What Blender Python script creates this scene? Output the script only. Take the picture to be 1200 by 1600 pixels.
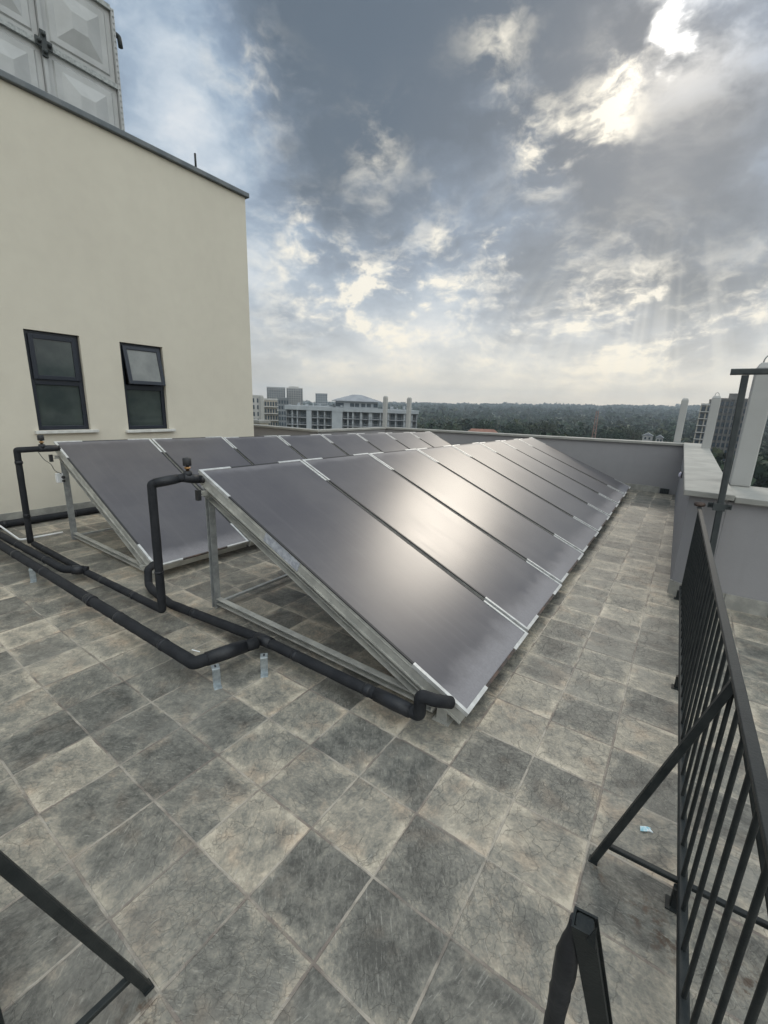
import bpy, math, random
from mathutils import Vector, Matrix, noise
random.seed(7)
sc = bpy.context.scene
for o in list(bpy.data.objects): bpy.data.objects.remove(o)
C = sc.collection
PI = math.pi

# ---------------------------------------------------------------- camera
cam_d = bpy.data.cameras.new('camera'); cam = bpy.data.objects.new('camera', cam_d); C.objects.link(cam)
CAM = Vector((1.248, -0.659, 1.6194))
RX = Vector((0.81905826, 0.57263184, 0.03516181))
RY = Vector((-0.16777321, 0.18046211, 0.96916747))
RZ = -Vector((-0.54863077, 0.79970383, -0.24388126))
cam.matrix_world = Matrix(((RX.x, RY.x, RZ.x, CAM.x), (RX.y, RY.y, RZ.y, CAM.y), (RX.z, RY.z, RZ.z, CAM.z), (0, 0, 0, 1)))
cam_d.sensor_fit = 'VERTICAL'; cam_d.sensor_height = 36; cam_d.sensor_width = 27
cam_d.lens = 36 * 671.28 / 1600
cam_d.clip_start = 0.02; cam_d.clip_end = 20000
sc.camera = cam
sc.view_settings.view_transform = 'Standard'; sc.view_settings.look = 'None'
sc.view_settings.gamma = 1.0; sc.view_settings.exposure = 0.55
SUN = Vector((-0.0896, 0.8528, 0.5146)).normalized()

# ---------------------------------------------------------------- node helper
class N:
    def __init__(s, tree): s.t = tree; s.n = tree.nodes; s.l = tree.links
    def node(s, typ, **kw):
        n = s.n.new(typ)
        for k, v in kw.items(): setattr(n, k, v)
        return n
    def put(s, sock, v):
        if v is None: return
        if isinstance(v, bpy.types.NodeSocket): s.l.new(v, sock)
        elif isinstance(v, (tuple, list, Vector)):
            v = tuple(v)
            if len(sock.default_value) == 4 and len(v) == 3: v = v + (1,)
            sock.default_value = v
        else: sock.default_value = v
    def m(s, op, a, b=None, c=None, clamp=False):
        n = s.node('ShaderNodeMath', operation=op, use_clamp=clamp)
        s.put(n.inputs[0], a); s.put(n.inputs[1], b)
        if c is not None: s.put(n.inputs[2], c)
        return n.outputs[0]
    def v(s, op, a, b=None, sc_=None):
        n = s.node('ShaderNodeVectorMath', operation=op)
        s.put(n.inputs[0], a); s.put(n.inputs[1], b)
        if sc_ is not None: s.put(n.inputs['Scale'], sc_)
        return n.outputs['Value'] if op in ('DOT_PRODUCT', 'LENGTH', 'DISTANCE') else n.outputs[0]
    def mix(s, f, a, b, blend='MIX'):
        n = s.node('ShaderNodeMix', data_type='RGBA', blend_type=blend)
        s.put(n.inputs[0], f); s.put(n.inputs[6], a); s.put(n.inputs[7], b)
        return n.outputs[2]
    def noise(s, vec, scale, detail=4, rough=.5, dist=0, out=0, dim='3D'):
        n = s.node('ShaderNodeTexNoise', noise_dimensions=dim)
        s.put(n.inputs['Vector'], vec); s.put(n.inputs['Scale'], scale); n.inputs['Detail'].default_value = detail
        n.inputs['Roughness'].default_value = rough; n.inputs['Distortion'].default_value = dist
        return n.outputs[out]
    def voro(s, vec, scale, feature='F1', out='Distance', rnd=1.0):
        n = s.node('ShaderNodeTexVoronoi', feature=feature)
        s.put(n.inputs['Vector'], vec); n.inputs['Scale'].default_value = scale; n.inputs['Randomness'].default_value = rnd
        return n.outputs[out]
    def ramp(s, f, stops, interp='LINEAR'):
        n = s.node('ShaderNodeValToRGB'); cr = n.color_ramp; cr.interpolation = interp
        while len(cr.elements) < len(stops): cr.elements.new(.5)
        for e, (p, c) in zip(cr.elements, stops):
            e.position = p; e.color = (c, c, c, 1) if not isinstance(c, tuple) else (c + (1,) if len(c) == 3 else c)
        s.put(n.inputs[0], f)
        return n.outputs[0]
    def smooth(s, x, a, b):
        n = s.node('ShaderNodeMapRange', interpolation_type='SMOOTHSTEP'); n.clamp = True
        s.put(n.inputs[0], x); s.put(n.inputs[1], a); s.put(n.inputs[2], b); n.inputs[3].default_value = 0; n.inputs[4].default_value = 1
        return n.outputs[0]
    def xyz(s, v):
        n = s.node('ShaderNodeSeparateXYZ'); s.put(n.inputs[0], v); return n.outputs
    def comb(s, x, y, z):
        n = s.node('ShaderNodeCombineXYZ'); s.put(n.inputs[0], x); s.put(n.inputs[1], y); s.put(n.inputs[2], z); return n.outputs[0]

# ---------------------------------------------------------------- sky
W = bpy.data.worlds.new('World'); sc.world = W; W.use_nodes = True
W.node_tree.nodes.clear(); g = N(W.node_tree)
D = g.v('NORMALIZE', g.node('ShaderNodeTexCoord').outputs['Generated'])
dx, dy, dz = g.xyz(D)[:3]
zc = g.m('MAXIMUM', dz, 0.0)
inv = g.m('DIVIDE', 1.0, g.m('ADD', zc, 0.16))
Pl = g.comb(g.m('MULTIPLY', dx, inv), g.m('MULTIPLY', dy, inv), 0.0)         # the cloud deck seen in perspective
warp = g.v('SCALE', g.v('SUBTRACT', g.noise(Pl, 1.6, 3, .55, out=1), (.5, .5, .5)), sc_=.55)
Pw = g.v('ADD', Pl, warp)
big = g.noise(Pw, .85, 5, .52)
fine = g.noise(Pw, 3.0, 7, .58)
dn = g.v('SUBTRACT', g.noise(D, 3.0, 5, .6, out=1), (.5, .5, .5))
Dw = g.v('ADD', D, g.v('SCALE', dn, sc_=.24))
Dv = g.v('ADD', g.v('MULTIPLY', D, (1, 1, 1.9)), g.v('SCALE', dn, sc_=.17))
puff = g.noise(Dv, 8.5, 8, .58)
soft = g.noise(g.v('ADD', Dv, (4, 2, 7)), 3.6, 5, .55)
def pix(x, y):
    v = RX * ((x - 600) / 671.28) - RY * ((y - 800) / 671.28) - RZ
    return v.normalized()
def blob(x, y, w, amp, src=Dw):
    d = g.v('DISTANCE', src, pix(x, y))
    q = g.m('MULTIPLY', d, 1 / w); q = g.m('MULTIPLY', q, q)
    return g.m('MULTIPLY', g.m('EXPONENT', g.m('MULTIPLY', q, -1.0)), amp)
def total(lst):
    s = lst[0]
    for b in lst[1:]: s = g.m('ADD', s, b)
    return s
# thick cloud (negative) and thin, lit cloud (positive): real directions in the sky
field = total([blob(*b) for b in (
    (540, 60, .20, -.44), (640, 50, .14, -.22), (460, 90, .12, -.12), (690, 20, .13, -.20), (640, 130, .08, -.10), (820, 60, .09, -.20), (950, 20, .11, -.22), (930, 110, .07, -.12), (770, 290, .10, -.18), (960, 260, .13, -.25), (1120, 230, .15, -.25),
    (960, 380, .15, -.20), (1120, 400, .12, -.14), (560, 320, .08, -.12), (480, 300, .08, -.08), (430, 480, .07, -.10), (780, 460, .09, -.10),
    (650, 560, .22, .07), (350, 150, .17, .07), (240, 60, .12, .05), (430, 400, .14, .12), (330, 330, .12, .08),
    (1170, 60, .07, .14), (690, 470, .12, .08), (600, 520, .2, .06))])
base = total([g.m('MULTIPLY', g.m('SUBTRACT', big, .5), .50), g.m('MULTIPLY', g.m('SUBTRACT', fine, .5), .22), g.m('MULTIPLY', g.m('SUBTRACT', soft, .5), .62), g.m('MULTIPLY', g.m('SUBTRACT', puff, .5), .60), field])
base = g.m('ADD', base, .53)
cloud = g.ramp(base, [(0.10, (.098, .128, .160)), (.27, (.142, .183, .232)), (.42, (.205, .270, .355)), (.55, (.315, .400, .500)), (.70, (.51, .585, .66)), (.92, (.82, .83, .83))])
# bright torn edges where the sun shines through thin cloud
veinmask = total([blob(*b) for b in (
    (770, 70, .05, .6), (765, 140, .045, .7), (850, 195, .05, 1.1), (940, 195, .05, 1.1), (975, 215, .04, .8), (860, 255, .04, 1.0), (1000, 100, .05, 1.1), (980, 140, .04, .6), (665, 305, .035, 1.2), (695, 345, .035, 1.0), (590, 230, .05, .7), (420, 130, .05, .45), (360, 110, .07, .4),
    (800, 385, .04, 1.3), (830, 375, .03, .6), (700, 455, .07, 1.25), (640, 440, .06, .8), (985, 455, .045, 1.3), (1000, 435, .03, .6), (930, 480, .04, .8), (1060, 520, .06, 1.1), (1150, 470, .05, .9), (840, 490, .04, .8),
    (740, 540, .17, 1.0), (540, 540, .17, 1.0), (1000, 560, .16, .7), (900, 430, .07, .5), (560, 400, .06, .6), (470, 340, .05, .5), (440, 400, .08, .8), (520, 440, .08, .75), (600, 480, .08, .8), (1180, 410, .05, .5), (960, 555, .13, .7), (560, 460, .05, .7))])
det = g.noise(Dv, 26.0, 6, .60)
tear = g.smooth(g.m('ADD', puff, g.m('MULTIPLY', g.m('SUBTRACT', det, .5), .60)), .42, .80)
vein = g.m('MULTIPLY', tear, veinmask)
vein = g.m('MINIMUM', g.m('MULTIPLY', vein, .95), .85)
skycol = g.mix(vein, cloud, (1.0, .93, .77))
# the sun itself behind the deck, seen through a ragged gap
cs = g.v('DOT_PRODUCT', D, SUN)
halo = g.m('EXPONENT', g.m('MULTIPLY', g.m('SUBTRACT', 1.0, cs), -45.0))
gap = total([blob(1066, 15, .030, .9), blob(1086, 78, .027, 1.0), blob(1066, 118, .016, .7), blob(1040, 70, .018, .55)])
core = g.m('POWER', g.smooth(g.m('ADD', gap, g.m('ADD', g.m('MULTIPLY', g.m('SUBTRACT', puff, .5), .8), g.m('MULTIPLY', g.m('SUBTRACT', det, .5), 1.1))), .15, 1.40), 2.0)
hot = g.m('MULTIPLY', core, g.m('EXPONENT', g.m('MULTIPLY', g.m('SUBTRACT', 1.0, cs), -500.0)))
# horizon brightening, warm under the sun
hz = g.m('EXPONENT', g.m('MULTIPLY', zc, -7.5))
side = g.m('ADD', g.m('MULTIPLY', g.m('EXPONENT', g.m('MULTIPLY', g.m('SUBTRACT', 1.0, cs), -2.2)), .9), .25, clamp=True)
hcol = g.mix(side, (.60, .60, .59), (1.05, .91, .70))
hn = g.m('MULTIPLY', hz, g.m('ADD', g.m('MULTIPLY', base, .9), .42), clamp=True)
skycol = g.mix(hn, skycol, hcol)
# faint crepuscular rays fanning down from the sun
dot = lambda a, b: g.v('DOT_PRODUCT', a, b)
ax = Vector((0, 0, 1)).cross(SUN).normalized(); ay = SUN.cross(ax).normalized()
ang = g.m('ARCTAN2', dot(D, ax), g.m('MULTIPLY', dot(D, ay), -1.0))
rays = g.noise(g.comb(g.m('MULTIPLY', ang, 12.0), 0.0, 3.3), 1.0, 2, .5)
low = g.m('MULTIPLY', g.smooth(dz, .34, .10), g.smooth(dz, -.02, .04))
rays = g.m('MULTIPLY', g.m('MULTIPLY', g.smooth(rays, .42, .66), low), g.m('EXPONENT', g.m('MULTIPLY', g.m('MULTIPLY', ang, ang), -2.5)))
skycol = g.mix(g.m('MULTIPLY', rays, .38), skycol, (.86, .82, .72))
add = g.mix(1.0, skycol, g.mix(g.m('ADD', g.m('MULTIPLY', halo, .015), g.m('MULTIPLY', g.m('EXPONENT', g.m('MULTIPLY', g.m('SUBTRACT', 1.0, cs), -220.0)), g.m('MULTIPLY', g.smooth(puff, .34, .62), .50))), (0, 0, 0), (1.0, .93, .82)), 'ADD')
add = g.v('ADD', add, g.v('SCALE', (1.0, .95, .86), sc_=g.m('MULTIPLY', core, 2.4)))
add = g.v('ADD', add, g.v('SCALE', (1.0, .97, .92), sc_=g.m('MULTIPLY', hot, 5.0)))
# added fill light: unseen sky overhead and behind right brightened for floor and wall
thin = g.smooth(dot(D, Vector((.50, -.28, .82)).normalized()), .35, .98)  # weight of the added sky brightening
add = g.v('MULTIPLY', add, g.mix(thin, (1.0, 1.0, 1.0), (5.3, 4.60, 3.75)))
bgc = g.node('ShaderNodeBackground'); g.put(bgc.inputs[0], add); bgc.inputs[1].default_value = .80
sky = g.node('ShaderNodeTexSky', sky_type='NISHITA'); sky.sun_disc = False
sky.sun_elevation = math.radians(31); sky.sun_rotation = math.radians(-6)
bgs = g.node('ShaderNodeBackground'); g.put(bgs.inputs[0], sky.outputs[0]); bgs.inputs[1].default_value = .06
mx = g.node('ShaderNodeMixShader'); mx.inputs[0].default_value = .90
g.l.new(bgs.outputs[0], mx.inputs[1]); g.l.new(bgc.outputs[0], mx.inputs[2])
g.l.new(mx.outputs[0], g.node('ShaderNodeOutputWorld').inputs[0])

sd = bpy.data.lights.new('sun', 'SUN'); sd.energy = 0.5; sd.angle = math.radians(12); sd.color = (1, .90, .76)
so = bpy.data.objects.new('sun', sd); C.objects.link(so)
so.rotation_euler = SUN.to_track_quat('Z', 'Y').to_euler()

# ---------------------------------------------------------------- materials
def mat(name, col=(.5, .5, .5), rough=.6, metal=0, spec=.5, fn=None):
    m = bpy.data.materials.new(name); m.use_nodes = True
    b = m.node_tree.nodes['Principled BSDF']
    b.inputs['Base Color'].default_value = tuple(col) + (1,)
    b.inputs['Roughness'].default_value = rough; b.inputs['Metallic'].default_value = metal
    b.inputs['Specular IOR Level'].default_value = spec
    if fn: fn(N(m.node_tree), b)
    return m
def weathered(col, col2, scale=6, rough=(.5, .7), bump=.0, bscale=80, detail=6):
    def fn(g, b):
        P = g.node('ShaderNodeTexCoord').outputs['Object']
        n = g.noise(P, scale, detail, .6)
        f = g.smooth(n, .35, .65)
        g.put(b.inputs['Base Color'], g.mix(f, col, col2))
        g.put(b.inputs['Roughness'], g.m('ADD', g.m('MULTIPLY', n, rough[1] - rough[0]), rough[0]))
        if bump:
            bn = g.node('ShaderNodeBump'); bn.inputs['Strength'].default_value = bump; bn.inputs['Distance'].default_value = .004
            g.put(bn.inputs['Height'], g.noise(P, bscale, 4, .6)); g.put(b.inputs['Normal'], bn.outputs[0])
    return fn
def tiles_fn(g, b):
    P = g.node('ShaderNodeTexCoord').outputs['Object']
    wob = g.v('SCALE', g.v('SUBTRACT', g.noise(P, 9, 3, .6, out=1), (.5, .5, .5)), sc_=.006)
    Q = g.v('SCALE', g.v('ADD', P, wob), sc_=1 / .3)
    x, y, _ = g.xyz(Q)[:3]
    cx, cy = g.m('FLOOR', x), g.m('FLOOR', y)
    wn = g.node('ShaderNodeTexWhiteNoise', noise_dimensions='3D'); g.put(wn.inputs[0], g.comb(cx, cy, 5.0))
    r = wn.outputs[0]; rc = g.xyz(wn.outputs[1])
    fx, fy = g.m('SUBTRACT', x, cx), g.m('SUBTRACT', y, cy)
    ex = g.m('MINIMUM', fx, g.m('SUBTRACT', 1.0, fx)); ey = g.m('MINIMUM', fy, g.m('SUBTRACT', 1.0, fy))
    edge = g.m('MINIMUM', ex, ey)
    off = g.v('SCALE', wn.outputs[1], sc_=37.0)
    T = g.v('ADD', P, off)
    # direction of the slate grain changes from tile to tile
    gr = g.node('ShaderNodeVectorRotate', rotation_type='Z_AXIS'); g.put(gr.inputs['Vector'], T); g.put(gr.inputs['Angle'], g.m('MULTIPLY', g.m('FLOOR', g.m('MULTIPLY', rc[1], 3.99)), .9))
    st = g.v('MULTIPLY', gr.outputs[0], (1.0, 1.3, 1.0))
    n1 = g.noise(st, 6.5, 9, .66, .5)
    n2 = g.noise(T, 26, 7, .68, .6)
    n3 = g.noise(T, 3.2, 3, .5)
    light = g.m('ADD', g.m('MULTIPLY', g.smooth(r, .0, 1.0), .44), g.m('MULTIPLY', g.m('SUBTRACT', n1, .5), 1.25))
    light = g.m('ADD', light, g.m('ADD', g.m('MULTIPLY', g.m('SUBTRACT', n2, .5), .95), g.m('MULTIPLY', g.m('SUBTRACT', g.noise(st, 70, 6, .75), .5), .95)))
    light = g.m('ADD', light, g.m('MULTIPLY', g.m('MULTIPLY', g.smooth(edge, .20, .0), g.smooth(n3, .42, .62)), .42))
    light = g.m('ADD', light, .19)
    col = g.ramp(light, [(0.0, (.070, .067, .059)), (.20, (.120, .115, .101)), (.40, (.178, .169, .145)), (.58, (.255, .232, .191)), (.80, (.36, .318, .253)), (1.0, (.48, .42, .335))])
    warm = g.noise(T, 7, 3, .5); col = g.mix(g.m('MULTIPLY', g.smooth(warm, .5, .72), .35), col, g.mix(1.0, col, (1.18, .92, .78), 'MULTIPLY'))
    # crackled veins
    Vw = g.v('ADD', st, g.v('SCALE', g.noise(T, 11, 4, .6, out=1), sc_=.11))
    ve = g.voro(Vw, 11, 'DISTANCE_TO_EDGE')
    vein = g.m('MULTIPLY', g.smooth(ve, .030, .0), g.smooth(g.noise(T, 6, 2, .5), .40, .56))
    ve2 = g.voro(g.v('ADD', T, g.v('SCALE', g.noise(T, 16, 3, .6, out=1), sc_=.08)), 23, 'DISTANCE_TO_EDGE')
    vein2 = g.m('MULTIPLY', g.smooth(ve2, .05, .0), g.smooth(rc[2], .35, .75))
    vall = g.m('MAXIMUM', vein, g.m('MULTIPLY', vein2, .7))
    col = g.mix(g.m('MULTIPLY', vall, .40), col, (.085, .083, .074))
    # grout
    gn = g.noise(P, 14, 4, .6)
    gw = g.m('ADD', .007, g.m('MULTIPLY', gn, .010))
    grout = g.smooth(edge, g.m('ADD', gw, .008), gw)
    col = g.mix(g.m('MULTIPLY', grout, g.m('ADD', .45, g.m('MULTIPLY', g.smooth(gn, .35, .6), .5))), col, g.mix(g.smooth(g.noise(P, 3, 3), .45, .55), (.36, .32, .27), (.17, .14, .12)))
    # dirt film and rust spots
    dirt = g.noise(P, 1.3, 5, .6); col = g.mix(g.m('MULTIPLY', g.smooth(dirt, .48, .72), .35), col, (.26, .245, .215))
    scr = g.noise(g.v('MULTIPLY', st, (1.0, 5.0, 1.0)), 22, 6, .7, .4)
    col = g.mix(g.m('MULTIPLY', g.smooth(scr, .56, .70), .38), col, (.47, .45, .40))
    rn = g.smooth(g.noise(P, 28, 6, .7), .47, .62)
    for cx_, cy_, w_ in ((1.40, .74, .07), (1.47, .69, .05), (1.66, .72, .06), (.30, -.36, .05), (1.25, .80, .035)):
        dd = g.v('DISTANCE', P, (cx_, cy_, 0.0)); col = g.mix(g.m('MULTIPLY', g.m('MULTIPLY', g.smooth(dd, w_ * 1.6, w_ * .3), rn), .8), col, (.075, .045, .028))
    g.put(b.inputs['Base Color'], col)
    g.put(b.inputs['Roughness'], g.m('ADD', .34, g.m('MULTIPLY', n2, .42)))
    b.inputs['Specular IOR Level'].default_value = .42
    h = g.m('ADD', g.m('MULTIPLY', n1, .9), g.m('MULTIPLY', n2, .45))
    h = g.m('SUBTRACT', h, g.m('MULTIPLY', vall, .38)); h = g.m('SUBTRACT', h, g.m('MULTIPLY', grout, .5))
    bn = g.node('ShaderNodeBump'); bn.inputs['Strength'].default_value = .62; bn.inputs['Distance'].default_value = .007
    g.put(bn.inputs['Height'], h); g.put(b.inputs['Normal'], bn.outputs[0])
def glass_fn(g, b):
    oi = g.node('ShaderNodeObjectInfo').outputs['Random']
    P = g.node('ShaderNodeTexCoord').outputs['Object']
    Po = g.v('ADD', P, g.comb(g.m('MULTIPLY', oi, 50.0), 0.0, 0.0))
    x, y, z = g.xyz(P)[:3]
    n = g.noise(Po, 1.7, 4, .6)
    sp = g.noise(Po, 60, 3, .7)
    strk = g.smooth(g.noise(g.v('MULTIPLY', Po, (.8, 16.0, 1.0)), 1.5, 5, .65), .48, .75)
    dust = g.smooth(g.m('ADD', x, g.m('MULTIPLY', g.noise(Po, 5, 4, .6), .22)), 2.26, 2.46)      # dust gathers at the lower edge
    top = g.smooth(g.m('SUBTRACT', x, g.m('MULTIPLY', g.noise(Po, 4, 4, .6), .16)), .02, -.06)
    f = g.m('MAXIMUM', dust, g.m('MULTIPLY', top, .5)); f = g.m('ADD', g.m('MULTIPLY', f, g.m('ADD', .35, sp)), g.m('MULTIPLY', strk, .10))
    col = g.mix(g.m('MULTIPLY', f, .55), g.mix(g.smooth(n, .3, .7), (.075, .070, .077), (.095, .089, .094)), (.30, .29, .31))
    flk = g.smooth(g.noise(Po, 130, 2, .5), .74, .80)
    col = g.mix(g.m('MULTIPLY', flk, .25), col, (.4, .4, .4))
    g.put(b.inputs['Base Color'], col)
    g.put(b.inputs['Roughness'], g.m('ADD', .27, g.m('ADD', g.m('MULTIPLY', n, .07), g.m('MULTIPLY', f, .3))))
    b.inputs['IOR'].default_value = 1.5; b.inputs['Specular IOR Level'].default_value = .50
    bn = g.node('ShaderNodeBump'); bn.inputs['Strength'].default_value = .06; bn.inputs['Distance'].default_value = .002
    g.put(bn.inputs['Height'], g.noise(Po, 220, 2, .5)); g.put(b.inputs['Normal'], bn.outputs[0])
def stucco(col, col2):
    def fn(g, b):
        P = g.node('ShaderNodeTexCoord').outputs['Object']
        n = g.noise(P, .8, 6, .62); n2 = g.noise(P, 5.0, 5, .65)
        st = g.noise(g.v('MULTIPLY', P, (5.0, 5.0, .5)), 1.6, 6, .65)
        f = g.m('ADD', g.m('MULTIPLY', g.smooth(n, .3, .7), .45), g.m('MULTIPLY', g.smooth(n2, .35, .7), .35))
        f = g.m('ADD', f, g.m('MULTIPLY', g.smooth(st, .56, .74), .22))
        c = g.mix(f, col, col2)
        mark = g.smooth(g.noise(P, 2.3, 8, .72), .66, .76)                       # scuffs and damp marks
        c = g.mix(g.m('MULTIPLY', mark, .22), c, (.20, .18, .15))
        g.put(b.inputs['Base Color'], c)
        bn = g.node('ShaderNodeBump'); bn.inputs['Strength'].default_value = .35; bn.inputs['Distance'].default_value = .004
        g.put(bn.inputs['Height'], g.m('ADD', g.noise(P, 90, 4, .7), g.m('MULTIPLY', g.noise(P, 5, 4, .6), 2.5))); g.put(b.inputs['Normal'], bn.outputs[0])
    return fn
M = {}
M['tile'] = mat('slate_tile', rough=.5, fn=tiles_fn)
M['cream'] = mat('cream_render', rough=.85, spec=.2, fn=stucco((.61, .565, .475), (.555, .51, .43)))
M['parapet'] = mat('grey_render', rough=.8, spec=.25, fn=stucco((.30, .29, .295), (.265, .257, .262)))
M['coping'] = mat('coping_concrete', fn=weathered((.31, .30, .275), (.25, .245, .225), 3, (.6, .8), .25, 60))
M['edge'] = mat('roof_edge_metal', fn=weathered((.10, .115, .125), (.15, .16, .165), 4, (.45, .6)))
M['skirt'] = mat('skirting_tile', fn=weathered((.36, .345, .31), (.24, .235, .215), 7, (.4, .6), .3, 40))
M['glass'] = mat('collector_glass', rough=.32, fn=glass_fn)
M['alu'] = mat('brushed_aluminium', metal=.35, fn=weathered((.50, .49, .45), (.36, .355, .33), 9, (.35, .55), .1, 120))
M['galv'] = mat('galvanised_steel', metal=.35, fn=weathered((.40, .41, .41), (.28, .29, .29), 14, (.38, .55), .1, 90))
M['clip'] = mat('pale_corner_metal', metal=.35, fn=weathered((.62, .62, .61), (.46, .455, .44), 12, (.35, .5)))
M['rubber'] = mat('black_gasket', (.018, .018, .02), .55)
M['rust'] = mat('stained_gasket', fn=weathered((.10, .06, .045), (.03, .027, .026), 8, (.6, .8)))
M['foam'] = mat('black_foam_insulation', spec=.25, fn=weathered((.013, .014, .017), (.022, .023, .026), 10, (.65, .85), .3, 90))
M['tape'] = mat('black_tape', spec=.35, fn=weathered((.012, .013, .016), (.022, .023, .027), 12, (.38, .55), .4, 30))
M['brass'] = mat('brass', (.45, .26, .12), .4, 1)
M['white'] = mat('white_plastic', (.72, .73, .74), .4)
M['iron'] = mat('black_painted_steel', spec=.28, fn=weathered((.012, .015, .016), (.022, .025, .025), 16, (.42, .60), .25, 160))
M['greyiron'] = mat('dark_grey_painted_steel', spec=.3, fn=weathered((.040, .046, .048), (.06, .066, .066), 9, (.4, .55), .2, 90))
M['pillar'] = mat('white_pillar_paint', rough=.7, fn=stucco((.40, .395, .38), (.35, .345, .33)))
M['sill'] = mat('white_sill_paint', rough=.6, fn=weathered((.62, .61, .58), (.50, .49, .46), 9, (.5, .7)))
M['pvc'] = mat('charcoal_window_frame', (.014, .018, .028), .35)
def wglass(g, b):
    b.inputs['IOR'].default_value = 1.5
    P = g.node('ShaderNodeTexCoord').outputs['Object']
    g.put(b.inputs['Base Color'], g.mix(g.smooth(g.noise(P, 2.2, 4, .6), .35, .65), (.030, .040, .040), (.055, .068, .064)))
M['pane'] = mat('window_pane', rough=.06, spec=.7, fn=wglass)
M['frosted'] = mat('pale_window_pane', rough=.25, fn=weathered((.16, .165, .16), (.22, .225, .215), 3, (.2, .3)))
M['tank'] = mat('tank_panel', rough=.5, fn=weathered((.43, .43, .425), (.37, .37, .365), 2.5, (.4, .55), .1, 30))
M['tankrib'] = mat('tank_flange', rough=.6, fn=weathered((.24, .25, .245), (.40, .41, .40), 30, (.5, .7)))
M['bark'] = mat('bark', (.10, .075, .055), .9)
def leaf(c1, c2):
    def fn(g, b):
        ge = g.node('ShaderNodeNewGeometry')
        r = ge.outputs['Random Per Island']
        n = g.noise(g.node('ShaderNodeTexCoord').outputs['Object'], .06, 3, .6)
        g.put(b.inputs['Base Color'], g.mix(g.m('ADD', g.m('MULTIPLY', r, .55), g.m('MULTIPLY', g.smooth(n, .35, .65), .45)), c1, c2))
    return fn
M['leafA'] = mat('dark_foliage', rough=.75, spec=.15, fn=leaf((.015, .026, .018), (.042, .062, .034)))
M['leafB'] = mat('olive_foliage', rough=.75, spec=.15, fn=leaf((.022, .029, .017), (.056, .062, .031)))
def ground_fn(g, b):
    P = g.node('ShaderNodeTexCoord').outputs['Object']
    g.put(b.inputs['Base Color'], g.mix(g.smooth(g.noise(P, .02, 6, .6), .4, .6), (.05, .065, .03), (.10, .095, .055)))
M['ground'] = mat('grassland', rough=.95, spec=.1, fn=ground_fn)
M['cwall'] = mat('pale_building_wall', rough=.8, fn=weathered((.34, .36, .38), (.29, .31, .33), .3, (.7, .9)))
M['cwhite'] = mat('white_building_wall', rough=.8, fn=weathered((.46, .45, .43), (.38, .37, .36), .3, (.7, .9)))
M['cbeige'] = mat('beige_building_wall', rough=.8, fn=weathered((.38, .34, .28), (.32, .29, .25), .3, (.7, .9)))
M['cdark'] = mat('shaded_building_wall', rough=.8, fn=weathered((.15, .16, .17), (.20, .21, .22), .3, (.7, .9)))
M['cglass'] = mat('building_window_glass', (.045, .06, .075), .15, 0, .7)
M['croof'] = mat('grey_roof_sheet', rough=.8, spec=.1, fn=weathered((.30, .31, .33), (.24, .25, .27), .3, (.5, .7)))
M['tcotta'] = mat('terracotta_roof', rough=.85, fn=weathered((.27, .13, .09), (.20, .10, .075), .6, (.7, .9)))
M['concrete'] = mat('bare_concrete', rough=.85, fn=weathered((.17, .16, .15), (.12, .115, .11), .4, (.7, .9)))
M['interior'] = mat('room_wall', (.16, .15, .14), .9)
M['ceramic'] = mat('lamp_lens', (.60, .57, .68), .3)
M['blue'] = mat('pale_blue_scrap', fn=weathered((.30, .58, .68), (.72, .76, .78), 60, (.5, .6)))
M['sticker'] = mat('sticker', rough=.4, fn=weathered((.44, .45, .48), (.28, .29, .33), 35, (.35, .5)))
M['stain'] = mat('rusty_stain', (.08, .05, .035), .8)

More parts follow.
